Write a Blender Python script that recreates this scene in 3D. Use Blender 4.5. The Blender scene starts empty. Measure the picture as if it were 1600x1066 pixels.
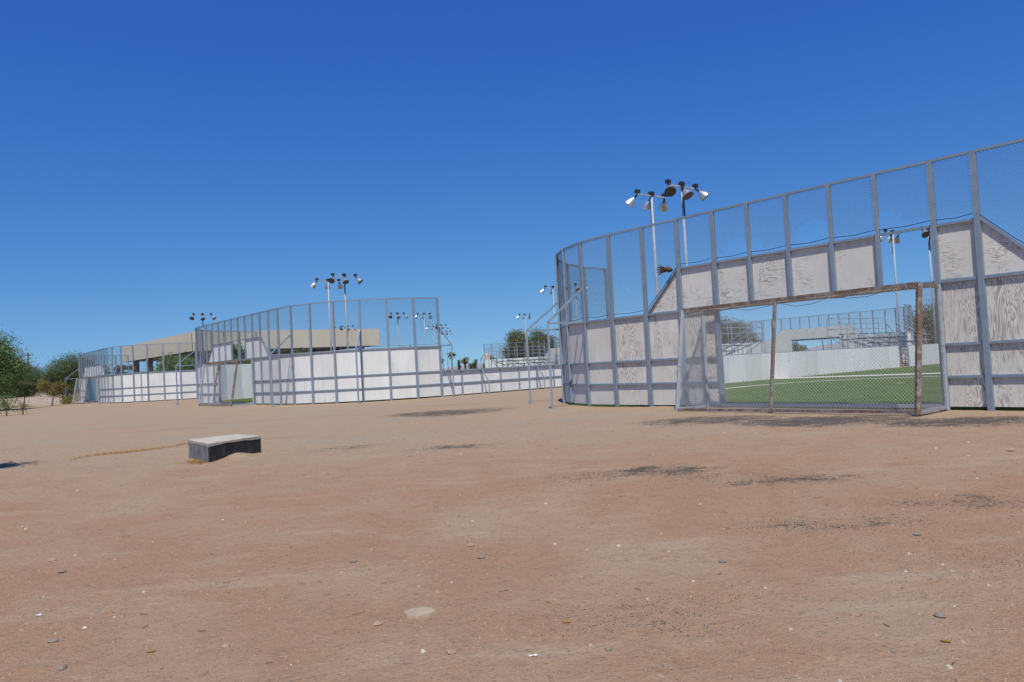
import bpy, math, random
from mathutils import Vector, Matrix, noise
random.seed(7)
scene = bpy.context.scene
col = scene.collection
PI = math.pi
# ------------------------------------------------------------------ camera
cam_d = bpy.data.cameras.new('camera')
cam_d.sensor_fit = 'HORIZONTAL'; cam_d.sensor_width = 36.0; cam_d.lens = 36.0*1225/1600
cam_d.clip_end = 6000; cam_d.clip_start = 0.05
cam = bpy.data.objects.new('camera', cam_d); col.objects.link(cam)
pit, rol = 0.0323, -0.05454
rx = Vector((1, 0, 0)); fw = Vector((0, math.cos(pit), math.sin(pit))); ux = Vector((0, -math.sin(pit), math.cos(pit)))
r2 = math.cos(rol)*rx + math.sin(rol)*ux; u2 = -math.sin(rol)*rx + math.cos(rol)*ux
cam.matrix_world = Matrix(((r2.x, u2.x, -fw.x, 0), (r2.y, u2.y, -fw.y, 0), (r2.z, u2.z, -fw.z, 1.2565), (0, 0, 0, 1)))
scene.camera = cam
# ------------------------------------------------------------------ sky and sun
SUN_AZ, SUN_EL = math.radians(179), math.radians(61)
w = bpy.data.worlds.new('World'); scene.world = w; w.use_nodes = True
nt = w.node_tree; nt.nodes.clear()
sky = nt.nodes.new('ShaderNodeTexSky'); sky.sky_type = 'NISHITA'; sky.sun_disc = False
sky.sun_elevation = SUN_EL; sky.sun_rotation = SUN_AZ
sky.altitude = 0; sky.air_density = 1.0; sky.dust_density = 0.2; sky.ozone_density = 3.0
tcw = nt.nodes.new('ShaderNodeTexCoord'); sxz = nt.nodes.new('ShaderNodeSeparateXYZ'); cxz = nt.nodes.new('ShaderNodeCombineXYZ')
mz = nt.nodes.new('ShaderNodeMath'); mz.operation = 'MAXIMUM'; mz.inputs[1].default_value = 0.0
mz2 = nt.nodes.new('ShaderNodeMath'); mz2.operation = 'MULTIPLY_ADD'; mz2.inputs[1].default_value = 0.9; mz2.inputs[2].default_value = 0.10
nt.links.new(tcw.outputs['Generated'], sxz.inputs[0]); nt.links.new(sxz.outputs[2], mz.inputs[0]); nt.links.new(mz.outputs[0], mz2.inputs[0])
nt.links.new(sxz.outputs[0], cxz.inputs[0]); nt.links.new(sxz.outputs[1], cxz.inputs[1]); nt.links.new(mz2.outputs[0], cxz.inputs[2]); nt.links.new(cxz.outputs[0], sky.inputs[0])
bg = nt.nodes.new('ShaderNodeBackground'); bg.inputs['Strength'].default_value = 0.1
wo = nt.nodes.new('ShaderNodeOutputWorld')
# deep clear-air blue: per-channel gain and gamma on the sky's colour
spc = nt.nodes.new('ShaderNodeSeparateColor'); cbc = nt.nodes.new('ShaderNodeCombineColor'); nt.links.new(sky.outputs[0], spc.inputs[0])
for ci, (g_, k_) in enumerate(((1.72, 1.42), (1.26, 1.07), (.58, .91))):
    m1 = nt.nodes.new('ShaderNodeMath'); m1.operation = 'MULTIPLY'; m1.inputs[1].default_value = .1
    m2 = nt.nodes.new('ShaderNodeMath'); m2.operation = 'POWER'; m2.inputs[1].default_value = g_
    m3 = nt.nodes.new('ShaderNodeMath'); m3.operation = 'MULTIPLY'; m3.inputs[1].default_value = k_*10
    nt.links.new(spc.outputs[ci], m1.inputs[0]); nt.links.new(m1.outputs[0], m2.inputs[0]); nt.links.new(m2.outputs[0], m3.inputs[0]); nt.links.new(m3.outputs[0], cbc.inputs[ci])
nt.links.new(cbc.outputs[0], bg.inputs[0]); nt.links.new(bg.outputs[0], wo.inputs[0])
sd = bpy.data.lights.new('sun', 'SUN'); sd.energy = 5.0; sd.angle = math.radians(0.53); sd.color = (1.0, 0.965, 0.88)
so = bpy.data.objects.new('sun', sd); col.objects.link(so)
S = Vector((math.sin(SUN_AZ)*math.cos(SUN_EL), math.cos(SUN_AZ)*math.cos(SUN_EL), math.sin(SUN_EL)))
so.rotation_euler = S.to_track_quat('Z', 'Y').to_euler(); so.location = (0, 0, 40)
vs = scene.view_settings; vs.view_transform = 'Standard'; vs.look = 'None'; vs.gamma = 1; vs.exposure = 0.0; vs.use_curve_mapping = False
scene.cycles.max_bounces = 6

# ------------------------------------------------------------------ helpers
class MB:
    def __init__(s): s.v = []; s.f = []
    def quad(s, a, b, c, d):
        n = len(s.v); s.v += [tuple(a), tuple(b), tuple(c), tuple(d)]; s.f.append((n, n+1, n+2, n+3))
    def box(s, c, sx, sy, sz, ax=None):
        ax = ax or (Vector((1, 0, 0)), Vector((0, 1, 0)), Vector((0, 0, 1)))
        c = Vector(c); n = len(s.v)
        for k in (-1, 1):
            for j in (-1, 1):
                for i in (-1, 1):
                    s.v.append(tuple(c + ax[0]*(i*sx/2) + ax[1]*(j*sy/2) + ax[2]*(k*sz/2)))
        s.f += [(n, n+2, n+3, n+1), (n+4, n+5, n+7, n+6), (n, n+1, n+5, n+4), (n+2, n+6, n+7, n+3), (n, n+4, n+6, n+2), (n+1, n+3, n+7, n+5)]
        return s
    def bar(s, p, q, wd, dp, side=None):
        p = Vector(p); q = Vector(q); z = (q-p); L = z.length; z.normalize()
        side = Vector(side) if side is not None else (Vector((0, 0, 1)) if abs(z.z) < .9 else Vector((1, 0, 0)))
        x = side.cross(z)
        if x.length < 1e-4: x = Vector((1, 0, 0)).cross(z)
        x.normalize(); y = z.cross(x)
        return s.box((p+q)/2, wd, dp, L, (x, y, z))
    def tube(s, pts, rad, n=6, cap=True):
        pts = [Vector(p) for p in pts]; rad = rad if isinstance(rad, (list, tuple)) else [rad]*len(pts)
        b0 = len(s.v); ref = None
        for i, p in enumerate(pts):
            t = (pts[min(i+1, len(pts)-1)] - pts[max(i-1, 0)]).normalized()
            a = Vector((0, 0, 1)) if abs(t.z) < .95 else Vector((1, 0, 0))
            x = a.cross(t).normalized(); y = t.cross(x)
            for k in range(n):
                an = 2*PI*k/n
                s.v.append(tuple(p + (x*math.cos(an) + y*math.sin(an))*rad[i]))
        for i in range(len(pts)-1):
            for k in range(n):
                a = b0+i*n+k; b = b0+i*n+(k+1) % n
                s.f.append((a, b, b+n, a+n))
        if cap:
            s.f.append(tuple(range(b0+n-1, b0-1, -1))); e = b0+(len(pts)-1)*n; s.f.append(tuple(range(e, e+n)))
        return s
    def wire(s, p, q, r):
        p = Vector(p); q = Vector(q); t = (q-p).normalized()
        a = Vector((0, 0, 1)) if abs(t.z) < .95 else Vector((1, 0, 0))
        x = a.cross(t).normalized(); y = t.cross(x); n = len(s.v)
        for e in (p, q):
            for k in range(3):
                s.v.append(tuple(e + (x*math.cos(2.094*k) + y*math.sin(2.094*k))*r))
        s.f += [(n, n+1, n+4, n+3), (n+1, n+2, n+5, n+4), (n+2, n, n+3, n+5)]
    def mesh(s, name, mat, smooth=False):
        me = bpy.data.meshes.new(name); me.from_pydata(s.v, [], s.f); me.materials.append(mat)
        if smooth: me.polygons.foreach_set('use_smooth', [True]*len(me.polygons))
        me.update(); return me
    def build(s, name, mat, parent=None, smooth=False):
        return place(name, s.mesh(name, mat, smooth), parent)

def place(name, me, parent=None, loc=None, rot=None):
    o = bpy.data.objects.new(name, me); col.objects.link(o)
    if parent is not None: o.parent = parent
    if loc is not None: o.location = loc
    if rot is not None: o.rotation_euler = rot
    return o
def tag(o, label=None, cat=None, group=None, kind=None):
    if label: o['label'] = label
    if cat: o['category'] = cat
    if group: o['group'] = group
    if kind: o['kind'] = kind
    return o
def thing(name, label, cat, loc=(0, 0, 0), rz=0.0, group=None):
    return tag(place(name, None, None, loc, (0, 0, rz)), label, cat, group)
def copy_tree(o, parent=None):
    c = o.copy(); col.objects.link(c); c.parent = parent
    for ch in o.children: copy_tree(ch, c)
    return c

# ------------------------------------------------------------------ materials
class NT:
    def __init__(s, name):
        s.m = bpy.data.materials.new(name); s.m.use_nodes = True; s.t = s.m.node_tree
        s.b = s.t.nodes['Principled BSDF']
    def n(s, typ, **kw):
        nd = s.t.nodes.new(typ)
        for k, v in kw.items(): setattr(nd, k, v)
        return nd
    def l(s, a, b): s.t.links.new(a, b)
    def val(s, sock, v):
        if hasattr(v, 'is_output') or hasattr(v, 'links'): s.l(v, sock)
        else: sock.default_value = v
    def math(s, op, a, b=None, clamp=False):
        nd = s.n('ShaderNodeMath', operation=op, use_clamp=clamp); s.val(nd.inputs[0], a)
        if b is not None: s.val(nd.inputs[1], b)
        return nd.outputs[0]
    def mix(s, f, a, b):
        nd = s.n('ShaderNodeMix', data_type='RGBA'); s.val(nd.inputs[0], f); s.val(nd.inputs[6], a); s.val(nd.inputs[7], b)
        return nd.outputs[2]
    def noise(s, vec, scale, detail=4, rough=.6, dist=0.0):
        nd = s.n('ShaderNodeTexNoise'); nd.inputs['Scale'].default_value = scale; nd.inputs['Detail'].default_value = detail
        nd.inputs['Roughness'].default_value = rough; nd.inputs['Distortion'].default_value = dist
        if vec is not None: s.l(vec, nd.inputs['Vector'])
        return nd.outputs['Fac']
    def ramp(s, f, lo, hi, a=0.0, b=1.0):
        nd = s.n('ShaderNodeMapRange', interpolation_type='SMOOTHSTEP'); s.val(nd.inputs[0], f)
        nd.inputs[1].default_value = lo; nd.inputs[2].default_value = hi; nd.inputs[3].default_value = a; nd.inputs[4].default_value = b
        return nd.outputs[0]
    def scaled(s, vec, sc, off=None):
        nd = s.n('ShaderNodeVectorMath', operation='MULTIPLY'); s.l(vec, nd.inputs[0]); nd.inputs[1].default_value = sc
        if off is None: return nd.outputs[0]
        ad = s.n('ShaderNodeVectorMath', operation='ADD'); s.l(nd.outputs[0], ad.inputs[0]); s.l(off, ad.inputs[1]); return ad.outputs[0]
    def objvec(s): return s.n('ShaderNodeTexCoord').outputs['Object']
    def pos(s): return s.n('ShaderNodeNewGeometry').outputs['Position']
    def rnd(s): return s.n('ShaderNodeObjectInfo').outputs['Random']
    def bump(s, h, strength, dist):
        nd = s.n('ShaderNodeBump'); nd.inputs['Strength'].default_value = strength; nd.inputs['Distance'].default_value = dist
        s.l(h, nd.inputs['Height']); s.l(nd.outputs[0], s.b.inputs['Normal'])
    def fin(s, colr, rough=.8, metal=0.0, spec=.3):
        s.val(s.b.inputs['Base Color'], colr); s.val(s.b.inputs['Roughness'], rough); s.val(s.b.inputs['Metallic'], metal)
        s.b.inputs['Specular IOR Level'].default_value = spec; return s.m
def C(r, g, b): return (r, g, b, 1)

def simple(name, c1, c2, scale, rough=.7, metal=0.0, bump=0.0, spec=.3, lo=.35, hi=.65):
    k = NT(name); v = k.objvec(); f = k.noise(v, scale, 5, .65)
    m = k.mix(k.ramp(f, lo, hi), C(*c1), C(*c2))
    if bump: k.bump(f, .5, bump)
    return k.fin(m, rough, metal, spec)

def random_offset(k):
    r = k.rnd(); cb = k.n('ShaderNodeCombineXYZ')
    for i, f in enumerate((91.7, 53.1, 37.9)): k.l(k.math('MULTIPLY', r, f), cb.inputs[i])
    return cb.outputs[0]
def plywood(name, vertical, wear):
    k = NT(name); v = k.objvec(); off = random_offset(k); r = k.rnd()
    st = (5.2, 5.2, .8) if vertical else (.9, 5.2, 5.2)
    gv = k.scaled(v, st, off)
    g = k.noise(gv, 1.0, 2.5, .5, .5)
    rings = k.math('SINE', k.math('MULTIPLY', g, 120.0))          # contour lines of a stretched noise: flame grain
    fine = k.noise(k.scaled(v, (60, 60, 3) if vertical else (3, 60, 60), off), 1.0, 3, .7)
    patch = k.noise(k.scaled(v, (1.6, 1.6, .9), off), 1.0, 4, .65)
    lift = k.math('MULTIPLY', k.math('SUBTRACT', r, .5), .16)
    amt = k.ramp(k.math('ADD', k.math('ADD', patch, lift), k.math('MULTIPLY', k.math('SUBTRACT', fine, .5), .3)), .52-wear, .72-wear)
    bare = k.math('MULTIPLY', k.math('MULTIPLY', amt, k.ramp(rings, -.2, .75)), k.ramp(fine, .25, .5), True)
    paint = k.mix(k.ramp(k.noise(k.scaled(v, (2, 2, .7), off), 1.0, 5, .7), .3, .75), C(.585, .55, .495), C(.69, .655, .6))
    colr = k.mix(k.math('MULTIPLY', bare, .72), paint, C(.25, .195, .155))
    k.bump(k.math('ADD', k.math('MULTIPLY', bare, -1.0), k.math('MULTIPLY', fine, .3)), .4, .003)
    return k.fin(colr, .85, 0, .2)
def whiteboard(name, base, chips):
    k = NT(name); v = k.objvec(); off = random_offset(k); r = k.rnd()
    big = k.noise(k.scaled(v, (1.3, 1.3, .6), off), 1.0, 5, .65)
    streak = k.noise(k.scaled(v, (9, 9, .5), off), 1.0, 4, .7)
    c = k.mix(k.ramp(big, .3, .75), C(base*.86, base*.85, base*.82), C(base, base*.995, base*.97))
    c = k.mix(k.math('MULTIPLY', k.ramp(streak, .5, .8), .45), c, C(.42, .38, .33))
    ch = k.noise(k.scaled(v, (14, 14, 9), off), 1.0, 5, .7)
    where = k.ramp(k.noise(k.scaled(v, (.8, .8, .8), off), 1.0, 2, .5), .45, .65)
    c = k.mix(k.math('MULTIPLY', k.math('MULTIPLY', k.ramp(ch, .55, .61), where), chips), c, C(.27, .2, .15))
    tint = k.mix(r, C(.86, .85, .83), C(1, 1, 1))
    mm = k.n('ShaderNodeMix', data_type='RGBA', blend_type='MULTIPLY'); mm.inputs[0].default_value = 1; k.l(c, mm.inputs[6]); k.l(tint, mm.inputs[7])
    k.bump(streak, .25, .003)
    return k.fin(mm.outputs[2], .7, 0, .3)
def rusty(name, paint, rustiness):
    k = NT(name); v = k.objvec(); f = k.noise(v, 7.0, 6, .7); f2 = k.noise(v, 40.0, 4, .6)
    m = k.ramp(f, .52-rustiness, .76-rustiness)
    rust = k.mix(f2, C(.085, .052, .038), C(.19, .12, .08))
    k.bump(f2, .3, .003)
    return k.fin(k.mix(m, C(*paint), rust), .75, 0, .3)
M = {}
def steel_paint():
    k = NT('grey_blue_steel_paint'); v = k.objvec(); r = k.rnd()
    f = k.noise(v, 3.5, 5, .7); f2 = k.noise(v, 45, 3, .6)
    c = k.mix(k.ramp(f, .3, .7), C(.175, .222, .282), C(.24, .287, .345))
    c = k.mix(k.math('MULTIPLY', r, .35), c, C(.15, .185, .235))
    c = k.mix(k.math('MULTIPLY', k.ramp(k.noise(v, 9, 5, .75), .66, .72), .8), c, C(.17, .1, .07))
    k.bump(f2, .15, .001)
    return k.fin(c, .5, 0, .4)
M['steel'] = steel_paint()
M['ply_v'] = plywood('weathered_plywood_upright', True, .12)
M['ply_w'] = plywood('badly_weathered_plywood', True, .22)
M['ply_h'] = plywood('weathered_plywood_lengthwise', False, .06)
M['ply_clean'] = plywood('painted_plywood_sound', True, -.09)
M['white'] = whiteboard('white_painted_board', .745, .3)
M['white_chip'] = whiteboard('white_painted_board_chipped', .78, .9)
M['wire'] = simple('galvanised_wire_dull', (.09, .10, .115), (.14, .15, .165), 30, .6)
M['net_wire'] = simple('galvanised_wire_pale', (.36, .37, .38), (.5, .5, .5), 30, .5, .4)
M['cable'] = simple('dark_tension_cable', (.03, .03, .033), (.05, .05, .055), 20, .7)
M['goal_steel'] = rusty('goal_steel_flaking', (.3, .33, .37), .02)
M['goal_rust'] = rusty('goal_steel_rusted', (.25, .22, .2), .17)
M['galv'] = simple('galvanised_tube', (.33, .36, .40), (.45, .47, .5), 6, .45, .55)
M['seat'] = simple('shade_darkened_bench_plank', (.03, .032, .036), (.06, .063, .068), 5, .6)  # near-black colour carries the shade on the plank edges
M['pole'] = simple('lamp_pole_steel', (.3, .32, .35), (.38, .4, .43), 3, .55)
M['alu'] = simple('spun_aluminium', (.48, .48, .48), (.6, .6, .6), 8, .36, .75, 0, .5)
M['lens'] = simple('dusty_lamp_glass', (.07, .06, .05), (.12, .1, .085), 9, .3, 0, 0, .5)
M['ballast'] = simple('dark_ballast_housing', (.018, .02, .024), (.035, .038, .045), 9, .5)
M['bark'] = simple('tree_bark', (.09, .065, .045), (.15, .115, .085), 9, .95, 0, .01)
M['deadleaf'] = simple('dry_frond', (.22, .13, .055), (.32, .2, .09), 8, .9)
def leafmat(name, a, b):
    k = NT(name); v = k.objvec(); f = k.noise(v, .8, 3, .6); f2 = k.noise(v, 9.0, 2, .6)
    c = k.mix(k.ramp(k.math('ADD', k.math('MULTIPLY', f, .5), k.math('MULTIPLY', f2, .5)), .36, .64), C(*a), C(*b))
    m = k.fin(c, .7, 0, .25)
    tr = k.n('ShaderNodeBsdfTranslucent'); k.l(c, tr.inputs[0]); mx = k.n('ShaderNodeMixShader'); mx.inputs[0].default_value = .3
    k.l(k.b.outputs[0], mx.inputs[1]); k.l(tr.outputs[0], mx.inputs[2]); k.l(mx.outputs[0], k.t.nodes['Material Output'].inputs[0])
    return m
M['leaf'] = leafmat('mesquite_leaf', (.07, .1, .04), (.16, .195, .085))
M['leaf_bright'] = leafmat('palo_verde_leaf', (.08, .135, .04), (.19, .26, .085))
M['leaf_olive'] = leafmat('olive_leaf', (.1, .11, .045), (.2, .2, .09))
M['leaf_brown'] = leafmat('thin_brown_leaf', (.12, .085, .05), (.2, .15, .09))
M['leaf_gold'] = leafmat('yellowed_leaf', (.17, .14, .035), (.27, .22, .07))
M['straw'] = leafmat('dry_straw', (.3, .15, .03), (.45, .27, .08))

# ------------------------------------------------------------------ ground
def gz(x, y):
    t = min(max((y-4)/9.0, 0), 1); return -.28*(1-t*t*(3-2*t))
def relief(x, y):
    d = math.hypot(x, y)
    a = .05*noise.noise((x*.11, y*.11, 3.1)) + .022*noise.noise((x*.45, y*.45, 8.2)) + .012*noise.noise((x*1.7, y*1.7, 1.7)) + .006*noise.noise((x*5.1, y*5.1, 4.4))
    near_wall = min(max((y-26)/20, 0), 1)
    return a*(1-.7*near_wall) - .012
def gh(x, y): return gz(x, y) + relief(x, y)
def axis(lim, d0, k):
    out = [0.0]
    while out[-1] < lim: out.append(out[-1] + d0 + k*out[-1])
    return out
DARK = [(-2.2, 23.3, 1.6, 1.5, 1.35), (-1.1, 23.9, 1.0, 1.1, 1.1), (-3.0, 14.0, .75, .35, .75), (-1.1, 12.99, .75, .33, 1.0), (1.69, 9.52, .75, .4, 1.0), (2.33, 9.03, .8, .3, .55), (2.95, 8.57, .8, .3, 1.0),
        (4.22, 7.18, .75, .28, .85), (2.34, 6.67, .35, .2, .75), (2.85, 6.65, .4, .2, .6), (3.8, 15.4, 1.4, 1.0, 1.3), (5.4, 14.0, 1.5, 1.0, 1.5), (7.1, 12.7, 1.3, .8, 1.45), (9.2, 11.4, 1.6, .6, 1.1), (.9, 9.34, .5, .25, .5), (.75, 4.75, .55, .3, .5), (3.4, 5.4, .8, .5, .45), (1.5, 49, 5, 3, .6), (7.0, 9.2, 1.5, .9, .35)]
def ground_material():
    k = NT('desert_dirt'); p = k.pos(); sep = k.n('ShaderNodeSeparateXYZ'); k.l(p, sep.inputs[0]); x, y = sep.outputs[0], sep.outputs[1]
    big = k.noise(p, .24, 4, .6); mid = k.noise(p, .9, 5, .65); fine = k.noise(p, 9, 6, .75); grit = k.noise(p, 70, 3, .7)
    streak = k.noise(k.scaled(p, (.5, 2.2, 1)), 1.0, 4, .6)
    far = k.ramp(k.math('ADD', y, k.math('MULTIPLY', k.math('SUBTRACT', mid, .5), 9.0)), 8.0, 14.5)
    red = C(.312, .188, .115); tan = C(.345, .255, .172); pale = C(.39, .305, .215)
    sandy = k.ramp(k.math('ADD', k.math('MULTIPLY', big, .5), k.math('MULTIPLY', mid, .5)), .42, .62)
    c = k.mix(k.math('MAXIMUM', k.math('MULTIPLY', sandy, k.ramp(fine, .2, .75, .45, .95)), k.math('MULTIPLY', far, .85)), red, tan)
    c = k.mix(k.math('MULTIPLY', k.ramp(streak, .52, .75), .5), c, pale)
    c = k.mix(k.math('MULTIPLY', k.ramp(k.noise(p, 2.6, 5, .7), .56, .72), .45), c, C(.255, .155, .1))
    c = k.mix(k.math('MULTIPLY', k.ramp(fine, .45, .7), .5), c, C(.22, .14, .09))
    c = k.mix(k.math('MULTIPLY', k.ramp(grit, .54, .7), .45), c, C(.48, .385, .3))
    c = k.mix(k.math('MULTIPLY', k.ramp(k.noise(k.scaled(p, (.6, 1.3, 1)), 42, 3, .65), .57, .68), .7), c, C(.12, .09, .07))
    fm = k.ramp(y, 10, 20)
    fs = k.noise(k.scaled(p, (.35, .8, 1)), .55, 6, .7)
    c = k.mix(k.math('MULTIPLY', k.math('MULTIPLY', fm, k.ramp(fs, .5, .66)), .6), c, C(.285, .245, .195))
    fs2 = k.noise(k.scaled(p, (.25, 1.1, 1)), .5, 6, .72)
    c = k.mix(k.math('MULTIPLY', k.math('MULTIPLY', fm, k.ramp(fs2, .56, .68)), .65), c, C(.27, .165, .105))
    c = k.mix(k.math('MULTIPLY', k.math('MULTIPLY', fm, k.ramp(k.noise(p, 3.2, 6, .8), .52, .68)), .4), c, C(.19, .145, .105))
    tot = None
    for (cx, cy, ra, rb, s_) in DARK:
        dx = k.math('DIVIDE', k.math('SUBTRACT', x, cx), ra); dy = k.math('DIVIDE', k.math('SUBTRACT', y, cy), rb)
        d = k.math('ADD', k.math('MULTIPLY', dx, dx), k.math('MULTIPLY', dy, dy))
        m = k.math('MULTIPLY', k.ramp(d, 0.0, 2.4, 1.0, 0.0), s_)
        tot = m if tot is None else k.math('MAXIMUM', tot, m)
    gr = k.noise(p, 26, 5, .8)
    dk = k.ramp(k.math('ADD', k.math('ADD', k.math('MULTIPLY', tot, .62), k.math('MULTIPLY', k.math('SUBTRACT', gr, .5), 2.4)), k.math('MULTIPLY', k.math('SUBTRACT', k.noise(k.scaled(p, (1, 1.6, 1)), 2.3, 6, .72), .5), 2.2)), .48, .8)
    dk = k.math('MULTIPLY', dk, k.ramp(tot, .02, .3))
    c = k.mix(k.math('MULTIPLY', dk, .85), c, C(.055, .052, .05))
    h = k.math('ADD', k.math('ADD', fine, k.math('MULTIPLY', grit, .35)), k.math('MULTIPLY', mid, .8))
    k.bump(h, .85, .04)
    return k.fin(c, .95, 0, .12)
M['dirt'] = ground_material()
xs = axis(1800, .075, .03); xs = [-a for a in xs[:0:-1]] + xs
ys = axis(2500, .05, .021); yb = axis(200, 1.0, .25); ys = [-a for a in yb[:0:-1]] + ys
gb = MB()
for yy in ys:
    for xx in xs:
        gb.v.append((xx, yy, gh(xx, yy)))
nx = len(xs)
gb.f = [(j*nx+i, j*nx+i+1, (j+1)*nx+i+1, (j+1)*nx+i) for j in range(len(ys)-1) for i in range(nx-1)]
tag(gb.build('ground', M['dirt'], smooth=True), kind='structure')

# far low hills
k = NT('far_hill_rock'); M['hill'] = k.fin(k.mix(k.noise(k.pos(), .01, 4, .6), C(.2, .19, .2), C(.28, .26, .26)), .95)
hb = MB(); hx = [-2300+i*50 for i in range(80)]
for xx in hx:
    hgt = max(3, 16+26*noise.noise((xx*.0021, .3, 0))+9*noise.noise((xx*.011, 2.2, 0)))
    hb.v += [(xx, 2050, -2), (xx, 2180, hgt), (xx, 2400, -2)]
hb.f = [(3*i+j, 3*i+3+j, 3*i+4+j, 3*i+1+j) for i in range(len(hx)-1) for j in (0, 1)]
tag(hb.build('hills', M['hill'], smooth=True), kind='structure')

# ------------------------------------------------------------------ soccer arenas
H1, H2, H3, LOW, LEN, RAD = 2.44, 3.50, 4.74, 1.22, 59.0, 5.6
TH = math.radians(-51.3); U = Vector((math.cos(TH), math.sin(TH))); V = Vector((-U.y, U.x))
_cache = {}
def cached(key, fn):
    if key not in _cache: _cache[key] = fn()
    return _cache[key]
def chain(key, wd, zlo, zhi, inside, mat, r=.0021, s=.068, dz=.03):
    """chain-link net in the x-z plane: two families of crossing wires, clipped to inside(x, z)"""
    def make():
        b = MB()
        for fam in (1, -1):
            c = (0 if fam == 1 else -(zhi-zlo)) - .5*s
            lim = wd + (zhi-zlo if fam == 1 else 0)
            while c < lim:
                start = None; z = zlo
                prev = None
                while z <= zhi + 1e-6:
                    x = c - (z-zlo) if fam == 1 else c + (z-zlo)
                    ok = 0 <= x <= wd and inside(x, z)
                    if ok and start is None: start = (x, z)
                    if start is not None and (not ok or z+dz > zhi):
                        e = (x, z) if ok else prev
                        if e[1]-start[1] > .01:
                            b.wire((start[0], .003*fam, start[1]), (e[0], .003*fam, e[1]), r)
                        start = None
                    prev = (x, z); z += dz
                c += s
        return b.mesh('chain_link', mat)
    return cached(key, make)

def arena(label, c, offs, missing_near, weathered, gap=None):
    A = thing('soccer_arena', label, 'arena', (c[0], c[1], 0), 0, 'walled soccer arenas')
    c = Vector(c)
    def W(p): v = U*p[0] + V*p[1]; return v                      # local (u, v) -> offset from the arena's centre
    def flip(p): return (-p[0], LEN-p[1])
    def post(p, nrm, z0, z1, wd=.095, dp=.075):
        me = cached(('post', round(z1-z0, 2), wd, dp), lambda: MB().box((0, 0, (z1-z0)/2), wd, dp, z1-z0).mesh('post', M['steel']))
        q = W(p) + nrm*(dp/2+.012)
        place('post', me, A, (q.x, q.y, z0), (0, 0, math.atan2(nrm.y, nrm.x)+PI/2))
    def rail(a, b, nrm, z, hgt=.05, dp=.045, z2=None, inset=.04):
        z2 = z if z2 is None else z2
        pa, pb = W(a), W(b); t = (pb-pa).normalized(); L = (pb-pa).length - 2*inset
        Lk = round(math.hypot(L, z2-z), 2)
        me = cached(('rail', Lk, hgt, dp), lambda: MB().box((0, 0, 0), Lk, dp, hgt).mesh('rail', M['steel']))
        q = (pa+pb)/2 + nrm*(dp/2+.011)
        o = place('rail', me, A, (q.x, q.y, (z+z2)/2))
        o.rotation_euler = (0, -math.atan2(z2-z, L), math.atan2(t.y, t.x))
    def panel(a, b, z0, z1, mat, name='plywood_panel', z1b=None, z0b=None):
        pa, pb = W(a), W(b); t = (pb-pa).normalized(); L = (pb-pa).length
        Lk = round(L, 2); z1b = z1 if z1b is None else z1b; z0b = z0 if z0b is None else z0b
        def mk():
            b_ = MB(); x = Lk/2-.002; d = .009
            for yy in (-d, d): b_.v += [(-x, yy, 0), (x, yy, z0b-z0), (x, yy, z1b-z0), (-x, yy, z1-z0)]
            b_.f = [(0, 1, 2, 3), (7, 6, 5, 4), (0, 4, 5, 1), (1, 5, 6, 2), (2, 6, 7, 3), (3, 7, 4, 0)]
            return b_.mesh(name, mat)
        me = cached(('panel', Lk, round(z1-z0, 2), round(z1b-z0, 2), round(z0b-z0, 2), mat.name), mk)
        q = (pa+pb)/2
        jit = random.uniform(-.004, .004)
        place(name, me, A, (q.x, q.y, z0), (jit*.6, jit, math.atan2(t.y, t.x)+jit*.5))
    def net(a, b, nrm, zl, zr, hole=None):
        pa, pb = W(a), W(b); t = (pb-pa).normalized(); L = (pb-pa).length; Lk = round(L, 2)
        gapz = .11
        def ins(x, z):
            zb = zl + (zr-zl)*x/Lk + gapz
            if hole is not None:
                zb += .16*abs(noise.noise((x*3+hole*7, hole, 0)))
                hx_, hz_, hr = (.45+.3*math.sin(hole*2.3))*Lk, zl+.2, .28+.12*math.cos(hole*1.7)
                if math.hypot((x-hx_)*.8, z-hz_) < hr + .09*noise.noise((x*9, z*9, hole)): return False
            return zb <= z <= H3-.02
        me = chain(('net', Lk, round(zl, 2), round(zr, 2), hole), Lk, min(zl, zr), H3, ins, M['wire'])
        q = pa + nrm*.045
        place('chain_link', me, A, (q.x, q.y, 0), (0, 0, math.atan2(t.y, t.x)))
        # tension cable along the lower edge
        def cab():
            b_ = MB(); b_.tube([(0, 0, zl+gapz-.02), (Lk*.5, .01, (zl+zr)/2+gapz-.045), (Lk, 0, zr+gapz-.01)], .008, 5); return b_.mesh('tension_cable', M['cable'])
        place('tension_cable', cached(('cab', Lk, round(zl, 2), round(zr, 2)), cab), A, (q.x, q.y, 0), (0, 0, math.atan2(t.y, t.x)))
    def brace(p, nrm, stand=1.2):
        base = W(p); foot = base + nrm*(stand+.05)
        B = place('brace', MB().box((0, 0, .01), .16, .16, .02).mesh('foot_plate', M['steel']), A, (foot.x, foot.y, 0))
        MB().bar((0, 0, 0), (0, 0, H1), .06, .06).build('upright', M['steel'], B)
        q = -nrm*(stand-.03); MB().bar((0, 0, H1-.03), (q.x, q.y, H1-.03), .05, .05).build('strut', M['steel'], B)
        MB().bar((0, 0, H1), (q.x, q.y, H1+.92), .055, .055).build('diagonal', M['steel'], B)
    def low_brace(p, nrm):
        foot = W(p) + nrm*.62
        B = place('low_brace', MB().box((0, 0, .01), .12, .12, .02).mesh('foot_plate', M['steel']), A, (foot.x, foot.y, 0))
        MB().bar((0, 0, 0), (0, 0, .62), .05, .05).build('upright', M['steel'], B)
        q = -nrm*.54; MB().bar((0, 0, .6), (q.x, q.y, 1.16), .045, .045).build('diagonal', M['steel'], B)
    tri = 1.16
    hs_l = -offs[0]+tri+1.22; hs_r = offs[-1]+tri+1.22
    da = PI/14
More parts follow.
